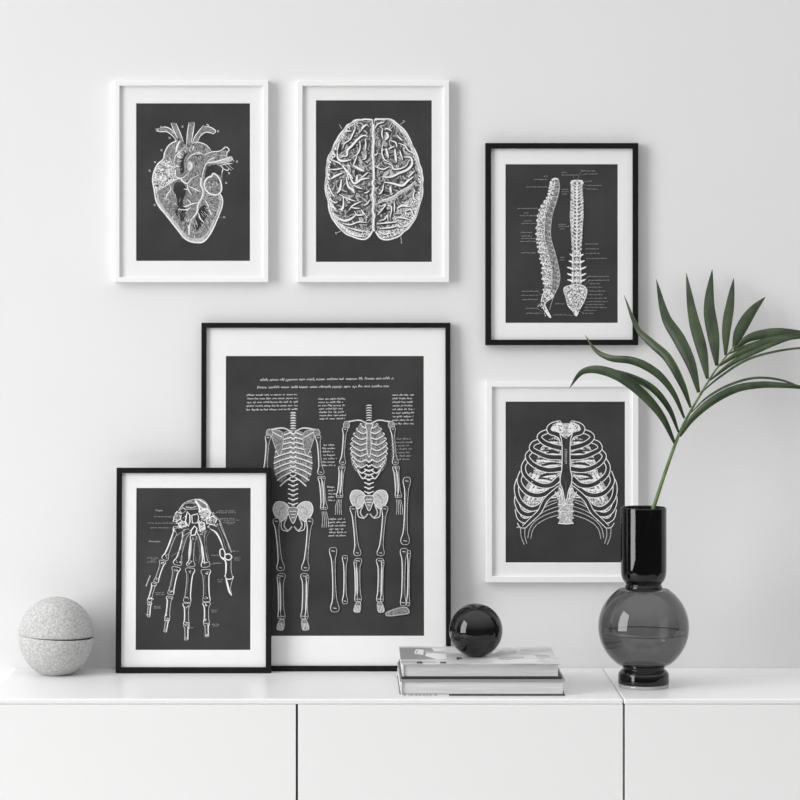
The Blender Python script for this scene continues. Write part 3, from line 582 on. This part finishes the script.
# ---- generic chart of skeleton studies (own layout, note blocks and bones)
def chart():
    A = Art()
    def lb(p, q, a, m, b): bone(A, p, q, a*1.08, m*.92, b*1.08, .45, LIGHT, DARK, 1); d = Vector(q)-Vector(p); A.line([tuple(Vector(p)+d*.2), tuple(Vector(p)+d*.8)], .8, MID, taper=True); [A.line([tuple(Vector(p)+d*u+Vector((-a*.25, 0))), tuple(Vector(p)+d*(u+.01)+Vector((a*.25, 0)))], .7, LIGHT) for u in (.05, .94)]
    def skeleton(cx, y0, s, legs=True, arms=True, back=False):
        Q = lambda x, y: (cx+x*s, y0+y*s)
        for i in range(7):
            y = i*2.6; A.line([Q(-3, y+.6), Q(0, y-.4+(1.2 if back else 0)), Q(3, y+.6)], .7, LIGHT); A.line([Q(-2, y), Q(2, y)], .5, WHITE)
        cage = [Q(-8, 19), Q(-15, 30), Q(-19, 46), Q(-18, 62), Q(-12, 70), Q(0, 58), Q(12, 70), Q(18, 62), Q(19, 46), Q(15, 30), Q(8, 19)]
        A.poly(cage, ENGR)
        for i in range(10):
            y = 20+i*5.0; w = [9, 13, 16, 18, 19, 19.5, 19, 18, 16, 13][i]; dp = 3+i*.75
            for sg in (-1, 1):
                pts = [Q(sg*2, y), Q(sg*w*.55, y+dp*.35), Q(sg*w, y+dp*.9)] if back else [Q(sg*2.5, y+dp*.9), Q(sg*w*.5, y+dp*1.25), Q(sg*w, y+dp*.2), Q(sg*w*.93, y-1.2)]
                A.line(pts, 1.25*min(1, s), LIGHT); A.line([(a, b+.15) for a, b in pts], .5, WHITE); A.line([(a, b+1.3) for a, b in pts], .55, DARK)
        if not back:
            st = [Q(-3.5, 20), Q(3.5, 20), Q(2, 27), Q(2.2, 46), Q(0, 55), Q(-2.2, 46), Q(-2, 27)]; A.poly(st, MID); A.line(st, .5, WHITE, closed=True)
        for i in range(17):
            y = 20+i*4.7
            if back or y > 54:
                w = 3.2 if y < 66 else 5.0
                A.line([Q(-w, y), Q(0, y+1.5), Q(w, y)], .8, WHITE); A.line([Q(-1.6, y+2.4), Q(1.6, y+2.4)], .9, LIGHT)
        for sg in (-1, 1):
            A.line([Q(sg*2, 19), Q(sg*10, 15.5), Q(sg*22, 17)], 1.0, LIGHT); A.line([Q(sg*2, 19.5), Q(sg*10, 16), Q(sg*22, 17.6)], .45, WHITE)
            sca = [Q(sg*11, 20), Q(sg*22, 18), Q(sg*21, 26), Q(sg*14, 43), Q(sg*10.5, 34)]
            if back: A.poly(sca, MID); A.line(sca, .6, LIGHT, closed=True); A.line([Q(sg*11, 25), Q(sg*22, 19)], .6, WHITE)
            c = [Q(sg*21, 18), Q(sg*25, 17), Q(sg*27, 21), Q(sg*24, 25), Q(sg*21, 23)]; A.poly(c, MID); A.line(c, .6, LIGHT, closed=True)
            if arms:
                lb(Q(sg*25, 23), Q(sg*28, 62), 5*s, 2.6*s, 6*s); lb(Q(sg*27, 64), Q(sg*29.5, 97), 4*s, 1.8*s, 3.4*s); lb(Q(sg*30, 64), Q(sg*32.5, 97), 3.6*s, 1.6*s, 4*s)
                for j in range(4): A.line([Q(sg*(29+j*1.4), 99), Q(sg*(29.5+j*1.9), 107), Q(sg*(29+j*2.1), 115)], .5, LIGHT)
            il = [Q(sg*3, 97), Q(sg*9, 90), Q(sg*17, 90), Q(sg*20, 97), Q(sg*17, 105), Q(sg*12, 109), Q(sg*7, 105)]
            A.poly(il, LIGHT); A.line(il, .6, WHITE, closed=True); A.line([Q(sg*8, 94), Q(sg*13, 97), Q(sg*14, 103)], .6, MID)
            A.line([Q(sg*6, 105), Q(sg*9, 113), Q(sg*5, 118), Q(sg*1, 114)], 1.1, LIGHT); A.line([Q(sg*12, 109), Q(sg*11, 117), Q(sg*5, 119)], .6, WHITE)
            if legs:
                A.line([Q(sg*13, 108), Q(sg*17, 107)], 1.6*s, LIGHT)
                lb(Q(sg*17, 106), Q(sg*12, 158), 6*s, 3*s, 7*s); lb(Q(sg*11.5, 161), Q(sg*10.5, 206), 7*s, 3*s, 5*s); lb(Q(sg*14.5, 163), Q(sg*13.5, 206), 2.6*s, 1.3*s, 2.8*s)
                ft = [Q(sg*9, 207), Q(sg*13, 207), Q(sg*16, 216), Q(sg*10, 217)]; A.poly(ft, MID); A.line(ft, .6, LIGHT, closed=True)
                for j in range(4): A.line([Q(sg*(10+j*1.3), 210), Q(sg*(10.5+j*1.7), 217)], .4, WHITE)
        sa = [Q(-5, 96), Q(5, 96), Q(2.5, 107), Q(0, 111), Q(-2.5, 107)]; A.poly(sa, MID); A.line(sa, .5, WHITE, closed=True)
        for j in range(3): A.line([Q(-3.5+j, 99+j*3), Q(3.5-j, 99+j*3)], .5, WHITE)
    skeleton(293, 413, 1.0, back=True)
    skeleton(369, 406, .95)
    # loose bones
    lb((333, 548), (335, 612), 7, 3, 8); lb((345, 556), (345, 604), 5, 2.2, 5)
    lb((407, 478), (405, 545), 7, 3, 8); lb((404, 549), (403, 606), 7, 3, 5); lb((409, 551), (408, 606), 3, 1.4, 3)
    f = [(399, 608), (407, 608), (409, 613), (399, 615), (387, 616), (386, 613)]; A.poly(f, MID); A.line(f, .6, LIGHT, closed=True)
    # handwritten-looking but unreadable notes
    A.scribble(260, 394, 381, 2.0, .5, LIGHT, 1, -.012, True); A.scribble(257, 389, 388.5, 2.0, .5, LIGHT, 2, -.01, True)
    for x0, x1, y, n, dy in ((246, 299, 396, 5, 3.7), (318, 346, 400, 7, 3.3), (392, 415, 396, 9, 3.6), (322, 337, 446, 7, 3.4), (327, 337, 488, 5, 3.3), (328, 348, 520, 6, 3.3), (391, 413, 440, 7, 3.4)):
        for i in range(n): A.scribble(x0+random.uniform(0, 1.5), x1-random.uniform(0, 3), y+i*dy, 1.35, .4, LIGHT if x0 != 391 else TEXT, i, -.012, True)
    return A

framed('framed_heart_print', 'white framed anatomical heart print hanging in the upper left of the wall', (114.5, 80.5, 268.5, 282.3), 5.2, (136.2, 103.3, 249.8, 260.7), True, heart(), group='white framed prints')
framed('framed_brain_print', 'white framed print of a brain seen from above, hanging beside the heart print', (297.3, 80.5, 449.3, 282.3), 5.4, (316.2, 100.3, 431.8, 261.7), True, brain(), group='white framed prints')
framed('framed_spine_print', 'black framed print of two spinal columns hanging above the rib cage print', (485.6, 143, 638.3, 345.2), 5.5, (506, 164.3, 618, 322.8), False, spine(), group='black framed prints')
framed('framed_rib_cage_print', 'white framed rib cage print hanging partly behind the vase and palm leaves', (486, 380.8, 638.6, 582.5), 6.2, (506.1, 402, 625.2, 562.7), True, ribs(), group='white framed prints')
framed('framed_skeleton_print', 'large black framed skeleton study print leaning on the wall, tallest of the frames', (201, 323.3, 450.7, 670.5), 5.0, (225.8, 356.8, 423.9, 635.8), False, chart(), t=0.017, yb=-0.030, yt=0.0, on_top=True, group='black framed prints', bevelmat=M_BEVEL)
framed('framed_hand_print', 'small black framed hand bones print leaning against the larger skeleton print', (116, 468.3, 271.3, 673), 5.4, (136, 488.9, 250.3, 650.4), False, hand(), t=0.015, yb=-0.058, yt=-0.0335, on_top=True, group='black framed prints')

# ------------------------------------------------------------------ round concrete box
M_CON = noise_mix(mat('concrete', 0.45, 0.9, 0.15), 230, (0.36, 0.36, 0.356), (0.62, 0.62, 0.616), lo=0.36, hi=0.62, detail=10, bump=0.35, bump_scale=300, rough=0.7)
def pores(m):
    nt = m.node_tree; b = nt.nodes['Principled BSDF']; L = nt.links.new
    src = b.inputs['Base Color'].links[0].from_socket
    tc = nt.nodes.new('ShaderNodeTexCoord'); v = nt.nodes.new('ShaderNodeTexVoronoi'); v.inputs['Scale'].default_value = 130
    r = nt.nodes.new('ShaderNodeValToRGB'); r.color_ramp.elements[0].position = 0.05; r.color_ramp.elements[1].position = 0.16
    r.color_ramp.elements[0].color = (.55, .55, .55, 1); r.color_ramp.elements[1].color = (1, 1, 1, 1)
    mx = nt.nodes.new('ShaderNodeMix'); mx.data_type = 'RGBA'; mx.blend_type = 'MULTIPLY'; mx.inputs[0].default_value = 1
    L(tc.outputs['Object'], v.inputs['Vector']); L(v.outputs['Distance'], r.inputs[0]); L(src, mx.inputs[6]); L(r.outputs[0], mx.inputs[7]); L(mx.outputs[2], b.inputs['Base Color'])
pores(M_CON)
YS = -0.082; RS = 37.6*(DW+YS)/F; cs = P(56.4, 636, YS)
hz = cs.z-ZT
t = thing('concrete_box', 'round pale concrete lidded box standing alone beside the hand bones print', 'box', (cs.x, YS, ZT))
pr = [(0.0001, 0.0002), (RS*0.36, 0.0002), (RS*0.44, 0.0015)]
a0 = -math.acos(0.44); zr = (hz-0.0015)/math.sin(-a0)
pr += [(RS*math.cos(a), hz+zr*math.sin(a)) for a in [a0+(0-a0)*i/16 for i in range(17)]]
pr += [(RS*0.985, hz+0.0006), (RS*0.93, hz+0.0006), (RS*0.90, hz-0.01), (RS*0.5, hz*0.3), (0.0001, hz*.2)]
obj('bowl', lathe(pr, 64), M_CON, t, smooth=True)
RL = RS*1.0; pr = [(RS*0.90, 0.0), (RL*0.985, 0.0002)]+[(RL*math.cos(a)*(1 if a < 1.2 else 1), hz*1.0*math.sin(a)) for a in [0.03+1.54*i/18 for i in range(19)]]+[(0.0001, hz)]
lid = obj('lid', lathe(pr, 64), M_CON, t, smooth=True, loc=(-0.0004, 0, hz+0.0022)); lid.rotation_euler = (0.0, math.radians(1.8), 0)
obj('lid_rim', lathe([(RS*.86, hz-.008), (RS*.905, hz-.008), (RS*.905, hz+.0034), (RS*.86, hz+.0034)], 48), mat('concrete_gap_shade', 0.08, 0.9), t)  # dark colour paints the shade in the gap under the lid
for me in [o.data for o in t.children]:
    for v in me.vertices:
        if me.name.startswith('lid_rim'): v.co.z -= v.co.x*0.05; continue
        if me.name.startswith('bowl'): v.co.z -= v.co.x*0.055*max(0, v.co.z/hz)
        n_ = noise.noise(v.co*18)*0.0008; v.co += Vector((v.co.x, v.co.y, 0))*n_/RS
# ------------------------------------------------------------------ books
ML_ = lambda n, c: mat(n, c, 0.5, 0.4)
def pages_mat():
    m = mat('paper_edges', 0.7, 0.85, 0.15)
    return noise_mix(m, 25, 0.50, 0.78, lo=0.3, hi=0.7, stretch=(0.5, 0.5, 60), detail=6)
M_PG = pages_mat()
M_CVL = mat('book_cover_white', 0.74, 0.45, 0.4); M_CVG = mat('book_cover_grey', 0.30, 0.5, 0.4); M_CVD = mat('book_cover_dark', 0.035, 0.5, 0.4)
M_ART = noise_mix(mat('cover_photo', 0.6, 0.35, 0.5), 22, 0.52, 0.78, lo=0.38, hi=0.62, detail=8, dist=1.2, stretch=(0.6, 1.5, 1))
def book(label, x0, x1, yf, yb, z0, zc1, zc2, z1, mats, inset):
    t = thing('book', label, 'book', ((x0+x1)/2, (yf+yb)/2, z0), 'stacked hardback books')
    c = Vector(((x0+x1)/2, (yf+yb)/2, z0)); B = lambda a, b, d, e, f, g: boxm(a-c.x, b-c.x, d-c.y, e-c.y, f-z0, g-z0)
    g = 0.0001
    obj('back_cover', B(x0+inset[0], x1+inset[1], yf, yb, z0, zc1), mats[0], t, bevel=0.0006)
    obj('page_block', B(x0+0.004, x1-0.004, yf+0.003, yb-0.003, zc1+g, zc2-g), M_PG, t)
    fc = obj('front_cover', B(x0, x1, yf, yb, zc2, z1), mats[1], t, bevel=0.0006)
    bm = bmesh.new(); n = 8; zs, ze = zc1, zc2; prev = None          # rounded spine
    for i in range(n+1):
        u = i/n; z = zs+(ze-zs)*u; dx = 0.0022*math.sin(math.pi*u)
        cur = [bm.verts.new((x0-c.x+0.002-dx, y-c.y, z-z0)) for y in (yf, yb)]+[bm.verts.new((x0-c.x+0.0038, y-c.y, z-z0)) for y in (yb, yf)]
        if prev:
            for k in range(4): bm.faces.new((prev[k], prev[(k+1) % 4], cur[(k+1) % 4], cur[k]))
        else: bm.faces.new(cur[::-1])
        prev = cur
    bm.faces.new(prev); obj('spine', bm, mats[2], t)
    return t, fc, c
yF, yB = -0.358, -0.122; dF = DW+yF
xw = lambda px: (px-CX)*dF/F
zz = [ZT, 0.7428, 0.7655, 0.7702, 0.7752, 0.7962, 0.7993]
lo_b, lo_fc, lo_c = book('lower grey hardback book lying under the other book on the sideboard', xw(400.0), xw(565.0), yF, yB, zz[0]+0.0002, zz[1], zz[2], zz[3], (M_CVD, M_CVG, M_CVL), (0.0, 0.0))
up_b, up_fc, up_c = book('upper hardback book with pale photo cover, directly beneath the black ball', xw(401.6), xw(560.3), yF+0.002, yB-0.002, zz[3]+0.0002, zz[4], zz[5], zz[6], (M_CVD, M_ART, M_CVL), (0.0, 0.003))
# dotted print along the foot of the lower book's back cover
bm = bmesh.new(); r = random.Random(2)
box(bm, xw(399)-lo_c.x, xw(449)-lo_c.x, yF-0.0003-lo_c.y, yF-0.00005-lo_c.y, 0.0001, zz[1]-zz[0]-0.0003)
for f in bm.faces: f.material_index = 0
x = 403.0
while x < 437:
    L = r.uniform(1.0, 3.2); a = len(bm.faces); box(bm, xw(x)-lo_c.x, xw(x+L)-lo_c.x, yF-0.0006-lo_c.y, yF-0.0003-lo_c.y, 0.0008, 0.0022); bm.faces.ensure_lookup_table()
    for f in bm.faces[a:]: f.material_index = 1
    x += L+r.uniform(.6, 2.4)
for ch in list(lo_b.children):
    if ch.name.startswith('back_cover'): bc = ch
obj('cover_lettering', bm, [M_CVL, M_CVG], bc)
# the photograph on the upper cover: flat printed shapes
zt = zz[6]-up_c.z
def cov(px, py):
    d = (ZC-zz[6])*F/(py-CY); return ((px-CX)*d/F-up_c.x, d-DW-up_c.y)
bm = bmesh.new(); kk = [0]
def patch(pts, mi):
    kk[0] += 1; f = bm.faces.new([bm.verts.new((*cov(*p), zt+0.00012+kk[0]*6e-6)) for p in pts]); f.material_index = mi
patch([(399.0,647.3),(550.6,647.3),(559.6,664.2),(401.0,664.2)], 5)
patch([(399.5,647.9),(431,647.9),(436,653),(437,658.5),(434,659.5),(400.6,659.5)], 0)
patch([(427,652),(446,652.6),(446.5,659),(437,659.3),(425,656)], 1); patch([(424,651),(444,651.5),(447,653.6),(426,653)], 2)
patch([(416.0,649.2),(423.8,649.8),(423.2,655.0),(414.0,653.6)], 1); patch([(417.0,650.4),(418.4,650.0),(416.8,653.4),(415.6,652.8)], 2)
patch([(401,661.2),(436,661.4),(436,662.9),(401.2,662.9)], 2); patch([(417,661.6),(422.2,661.6),(422.5,663.6),(416.6,663.6)], 3); patch([(440.5,661.8),(446,661.8),(446.4,663.6),(439.8,663.6)], 3)
patch([(456.5,656.9),(461.5,657.6),(462.6,658.8),(456.8,660.2)], 3)
patch([(503,648.4),(516,649.2),(517,653),(507,655),(497,656),(492,655)], 4); patch([(520,649.5),(548,650.4),(548,651.2),(521,651)], 4)
patch([(500,657.5),(524,656.8),(524,658),(508,660),(497,659.4)], 4); patch([(534,655),(549,654.6),(551,658),(540,660)], 4)
obj('cover_picture', bm, [M_CVG, mat('picture_white', .85, .5), mat('picture_grey', .45, .5), mat('picture_dark', .05, .5), noise_mix(mat('picture_pale', .5, .5), 60, .42, .66), M_ART], up_fc)

# ------------------------------------------------------------------ black ball
M_BALL = mat('polished_black', 0.006, 0.05, 0.5)
noise_mix(M_BALL, 16, 0.003, 0.010, lo=.4, hi=.7)
YB = -0.262; rb = 26.7*(DW+YB)/F
cb = P(475.9, 630.3, YB); bm = lathe([(rb*max(1e-3, math.cos(a)), rb+rb*math.sin(a)) for a in [-math.pi/2+.0+math.pi*i/48 for i in range(49)]], 64)
for v in bm.verts:
    if v.co.z < rb*0.03: v.co.z = rb*0.03
    v.co.z -= rb*0.03
o = obj('black_ball', bm, M_BALL, smooth=True, loc=(cb.x, YB, zz[6]+0.0004)); tag(o, 'glossy black decorative ball resting on the upper book', 'ornament')

# ------------------------------------------------------------------ smoked glass vase
def smoke(name, tint, gloss=1.0, rough=0.02, ior=1.5):
    """thin tinted glass: light through the shell is absorbed along its slanting path, the surface reflects by Fresnel"""
    m = bpy.data.materials.new(name); m.use_nodes = True; nt = m.node_tree; nt.nodes.clear(); L = nt.links.new; N = nt.nodes.new
    g = N('ShaderNodeNewGeometry'); dt = N('ShaderNodeVectorMath'); dt.operation = 'DOT_PRODUCT'; L(g.outputs['Normal'], dt.inputs[0]); L(g.outputs['Incoming'], dt.inputs[1])
    ab = N('ShaderNodeMath'); ab.operation = 'ABSOLUTE'; L(dt.outputs['Value'], ab.inputs[0])
    sq = N('ShaderNodeMath'); sq.operation = 'MULTIPLY'; L(ab.outputs[0], sq.inputs[0]); L(ab.outputs[0], sq.inputs[1])      # refracted cosine = sqrt(1-(1-c^2)/n^2)
    a1 = N('ShaderNodeMath'); a1.operation = 'MULTIPLY_ADD'; L(sq.outputs[0], a1.inputs[0]); a1.inputs[1].default_value = 1/ior**2; a1.inputs[2].default_value = 1-1/ior**2
    rt = N('ShaderNodeMath'); rt.operation = 'SQRT'; L(a1.outputs[0], rt.inputs[0])
    iv = N('ShaderNodeMath'); iv.operation = 'DIVIDE'; iv.inputs[0].default_value = 1; L(rt.outputs[0], iv.inputs[1])
    pw = N('ShaderNodeMath'); pw.operation = 'POWER'; pw.inputs[0].default_value = tint; L(iv.outputs[0], pw.inputs[1])
    tr = N('ShaderNodeBsdfTransparent'); L(pw.outputs[0], tr.inputs[0])
    gl = N('ShaderNodeBsdfGlossy'); gl.inputs['Roughness'].default_value = rough; gl.inputs['Color'].default_value = (gloss,)*3+(1,)
    fr = N('ShaderNodeFresnel')
    L(g.outputs['Normal'], fr.inputs['Normal'])
    # same reflectance from either side of the shell
    bk = N('ShaderNodeMath'); bk.operation = 'MULTIPLY_ADD'; L(g.outputs['Backfacing'], bk.inputs[0]); bk.inputs[1].default_value = 1/ior-ior; bk.inputs[2].default_value = ior
    L(bk.outputs[0], fr.inputs['IOR'])
    mx = N('ShaderNodeMixShader'); L(fr.outputs[0], mx.inputs[0]); L(tr.outputs[0], mx.inputs[1]); L(gl.outputs[0], mx.inputs[2])
    out = N('ShaderNodeOutputMaterial'); L(mx.outputs[0], out.inputs[0])
    return m
M_GD = smoke('smoked_glass_dark', 0.12); M_GG = smoke('smoked_glass_globe', 0.42); M_GW = smoke('water', 0.93, ior=1.33); M_GC = mat('clear_glass_painted_light', 0.72, 0.08, 0.6); M_GC.node_tree.nodes['Principled BSDF'].inputs['Transmission Weight'].default_value = 0.45  # pale base colour of the foot rim paints in light caught by clear glass
YV = -0.244; sV = (DW+YV)/F; cxv = X(643.6, YV)
vase = thing('smoked_glass_vase', 'dark smoked glass vase with round belly holding a palm leaf', 'vase', (cxv, YV, ZT))
zp = lambda py: Z(py, YV)-ZT
r_ = lambda px: px*sV
gc = zp(627.0); RG = 45.3*sV
cyl = [(16.2, 590.6), (18.2, 589.2), (18.6, 586.5), (17.6, 584.2), (18.6, 582.6), (20.6, 580), (22.2, 575.5), (22.8, 569), (22.8, 515), (22.8, 509), (22.5, 507.6), (21.9, 507.2), (21.4, 507.8), (21.2, 512), (21.2, 568), (20.2, 575), (17.5, 580), (15, 583)]
cyl = [(p.x, p.y) for p in catmull([Vector(p) for p in cyl], 4)]
obj('neck_cylinder', lathe([(r_(a), zp(b)) for a, b in cyl], 80), M_GD, vase, smooth=True)
a0, a1 = math.asin((664.5-627)/45.3*-1), math.asin((627-589.5)/45.3)
obj('globe', lathe([(RG*math.cos(a), gc+RG*math.sin(a)) for a in [a0+(a1-a0)*i/40 for i in range(41)]], 80), M_GG, vase, smooth=True)
ft = [(17, 664), (20.8, 664), (21.4, 666.2), (20.6, 668.2), (22.6, 670), (24.9, 673), (25.4, 677), (25.4, 682.4), (24.9, 683.2)]
ft = [(p.x, p.y) for p in catmull([Vector(p) for p in ft], 4)]
zb = zp(683.2)
obj('foot', lathe([(0.0002, zb+.0005+r_(18))]+[(r_(a), zp(b)) for a, b in ft]+[(0.0002, zb)], 80), M_GD, vase, smooth=True)
obj('foot_rim', lathe([(0.0002, zb-.0003), (r_(24.9), zb-.0003), (r_(25.2), zb*.55), (r_(24.6), 0.0006), (r_(23.5), 0.0002), (0.0002, 0.0002)], 80), M_GC, vase, smooth=False)
wl = zp(632.5); aw = math.asin((wl-gc)/RG); RW = RG*0.975
wt = obj('water', lathe([(0.0002, wl), (RW*math.cos(aw)*.985, wl), (RW*math.cos(aw), wl+0.0012)]+[(RW*math.cos(a), gc+RW*math.sin(a)) for a in [aw+(a0*1.0-aw)*i/20 for i in range(21)]]+[(0.0002, gc+RW*math.sin(a0))], 72), M_GW, None, smooth=False, loc=(cxv, YV, ZT))
bm = bmesh.new(); rw = RG*math.cos(aw)*0.994                      # added dark ring, paints in the optical dark line of the meniscus
bm.free(); obj('meniscus_line_ring', lathe([(rw-.0004, wl-.0006), (rw+.0003, wl-.0005), (rw+.0003, wl+.0007), (rw-.0004, wl+.0005), (rw-.0004, wl-.0006)], 72), mat('painted_meniscus_dark', .01, .3), vase)
tag(wt, 'still water filling the lower half of the smoked glass vase', 'water')

# ------------------------------------------------------------------ palm leaf
M_LEAF = noise_mix(mat('palm_green', (0.03, 0.07, 0.03), 0.42, 0.4), 34, (0.013, 0.027, 0.009), (0.046, 0.074, 0.026), lo=0.34, hi=0.68, stretch=(1, 1, 0.5), detail=6)
M_LEAFD = noise_mix(mat('palm_green_edge', (0.03, 0.07, 0.03), 0.42, 0.4), 30, (0.10, 0.14, 0.05), (0.20, 0.21, 0.08), detail=6)
M_STEM = noise_mix(mat('palm_stem_green', (0.08, 0.16, 0.06), 0.45, 0.4), 30, (0.085, 0.14, 0.045), (0.17, 0.25, 0.09))
zs_ = lambda x, y: (560+x/3.2, 260+y/3.2)
stem = [(634, 574, -.250), (641, 548, -.247), (653.8, 507, -.240), (663, 478.8, -.228), (674, 447.5, -.210), (680, 432, -.198), (688, 416, -.182), (700.6, 394.4, -.160), (713, 374, -.138), (725.6, 357, -.118), (735, 346, -.105)]
def stem_y(px):
    for a, b in zip(stem, stem[1:]):
        if a[0] <= px <= b[0]: return a[2]+(b[2]-a[2])*(px-a[0])/(b[0]-a[0])
    return stem[-1][2] if px > 700 else stem[0][2]
palm = thing('palm_leaf', 'green feathery palm leaf standing in the smoked glass vase', 'plant', tuple(P(634, 574, -.25)))
base = Vector(palm.location)
def tube(pts, r0, r1, seg=10):
    bm = bmesh.new(); pts = catmull(pts, 5); rows = []; n = len(pts)
    for i, p in enumerate(pts):
        d = (pts[min(i+1, n-1)]-pts[max(i-1, 0)]).normalized(); u = d.cross(Vector((0, 1, 0))).normalized(); v = d.cross(u); r = r0+(r1-r0)*i/(n-1)
        rows.append([bm.verts.new(p+(u*math.cos(2*math.pi*k/seg)+v*math.sin(2*math.pi*k/seg))*r) for k in range(seg)])
    for a, b in zip(rows, rows[1:]):
        for k in range(seg): bm.faces.new((a[k], a[(k+1) % seg], b[(k+1) % seg], b[k]))
    bm.faces.new(rows[0][::-1]); bm.faces.new(rows[-1]); return bm
obj('stem', tube([P(*p)-base for p in stem], 0.0042, 0.0014), M_STEM, palm, smooth=True)
def leaflet(pts, wpx, ytip, ymid=None, twist=0.25, peak=0.45, edge=False, w0=0.25):
    """pts: zoom points from the rachis to the tip; a folded blade, widest at 'peak'"""
    q = [zs_(*p) for p in pts]; yb_ = stem_y(q[0][0]); L = [0]
    for a, b in zip(q, q[1:]): L.append(L[-1]+math.hypot(b[0]-a[0], b[1]-a[1]))
    P3 = []
    for (px, py), l in zip(q, L):
        u = l/L[-1]; y = yb_+(ytip-yb_)*u if ymid is None else (1-u)**2*yb_+2*u*(1-u)*ymid+u*u*ytip
        P3.append(P(px, py, y)-base)
    S_ = catmull(P3, 8); n = len(S_); bm = bmesh.new(); rows = []
    for i, p in enumerate(S_):
        u = i/(n-1); d = (S_[min(i+1, n-1)]-S_[max(i-1, 0)]).normalized()
        s = d.cross(Vector((0, 1, 0))).normalized(); nn = s.cross(d)
        a = twist*math.sin(math.pi*u); s2 = s*math.cos(a)+nn*math.sin(a); n2 = s2.cross(d)
        f = (w0+(1-w0)*math.sin(math.pi/2*min(1, u/peak))) if u < peak else math.cos(math.pi/2*((u-peak)/(1-peak)))**0.85
        w_ = max(0.02, f)*wpx/2*(DW+yb_)/F
        th = 0.00025
        rows.append([bm.verts.new(p+s2*w_*k+n2*(abs(k)*w_*0.32)-n2*th*0) for k in (-1, -.82, -.5, 0, .5, .82, 1)])
    for a, b in zip(rows, rows[1:]):
        for k in range(6):
            f_ = bm.faces.new((a[k], a[k+1], b[k+1], b[k])); f_.material_index = 1 if (edge and k == edge-1) or False else 0
    me = bpy.data.meshes.new('leaflet'); bm.normal_update(); bm.to_mesh(me); bm.free(); me.materials.append(M_LEAF); me.materials.append(M_LEAFD)
    for p in me.polygons: p.use_smooth = True
    o = bpy.data.objects.new('leaflet', me); C.objects.link(o); o.parent = palm
    sm = o.modifiers.new('thickness', 'SOLIDIFY'); sm.thickness = 0.0004
    return o
leaflet([(368,588),(325,500),(262,428),(190,375),(120,352),(70,360),(30,410)], 10.5, -.14, -.24, .35)
leaflet([(380,552),(350,478),(300,415),(235,378),(160,355),(90,350)], 7.0, -.13, -.22, .3)
leaflet([(398,506),(365,430),(320,372),(270,338),(225,322),(160,314),(115,290),(80,240)], 8.5, -.10, -.20, .3)
leaflet([(418,472),(392,400),(345,315),(295,268),(250,222),(205,113)], 9.0, -.055, -.17, .2, edge=1)
leaflet([(444,424),(420,335),(382,255),(340,185),(308,62)], 12.5, -.025, -.13, .1, peak=.5)
leaflet([(472,380),(455,290),(428,190),(404,42)], 11.5, -.020, -.11, .1, peak=.5)
leaflet([(502,338),(492,250),(478,150),(487,30)], 12.5, -.015, -.10, .1, peak=.5)
leaflet([(530,305),(533,220),(545,140),(556,58)], 9.5, -.015, -.09, .1, peak=.48)
leaflet([(556,282),(575,230),(612,168),(657,118)], 11.5, -.020, -.08, .1, peak=.45)
leaflet([(558,290),(600,252),(660,235),(720,232),(800,243),(850,262)], 10.0, -.16, -.13, .3)
leaflet([(536,302),(590,278),(660,256),(740,240),(830,232)], 4.2, -.17, -.14, .4)
leaflet([(508,340),(570,300),(650,268),(740,248),(840,246)], 6.5, -.18, -.15, .4)
leaflet([(480,385),(550,330),(630,290),(720,255),(800,240)], 5.5, -.20, -.17, .45)
leaflet([(446,430),(510,375),(600,318),(700,290),(800,280),(850,286)], 3.0, -.21, -.19, .8)
leaflet([(420,488),(470,440),(540,400),(620,377),(700,382),(770,408),(820,440)], 3.2, -.21, -.22, .8)
leaflet([(384,565),(425,505),(490,448),(565,410),(640,398),(710,400),(775,408),(840,425)], 8.5, -.22, -.25, .5, peak=.35)
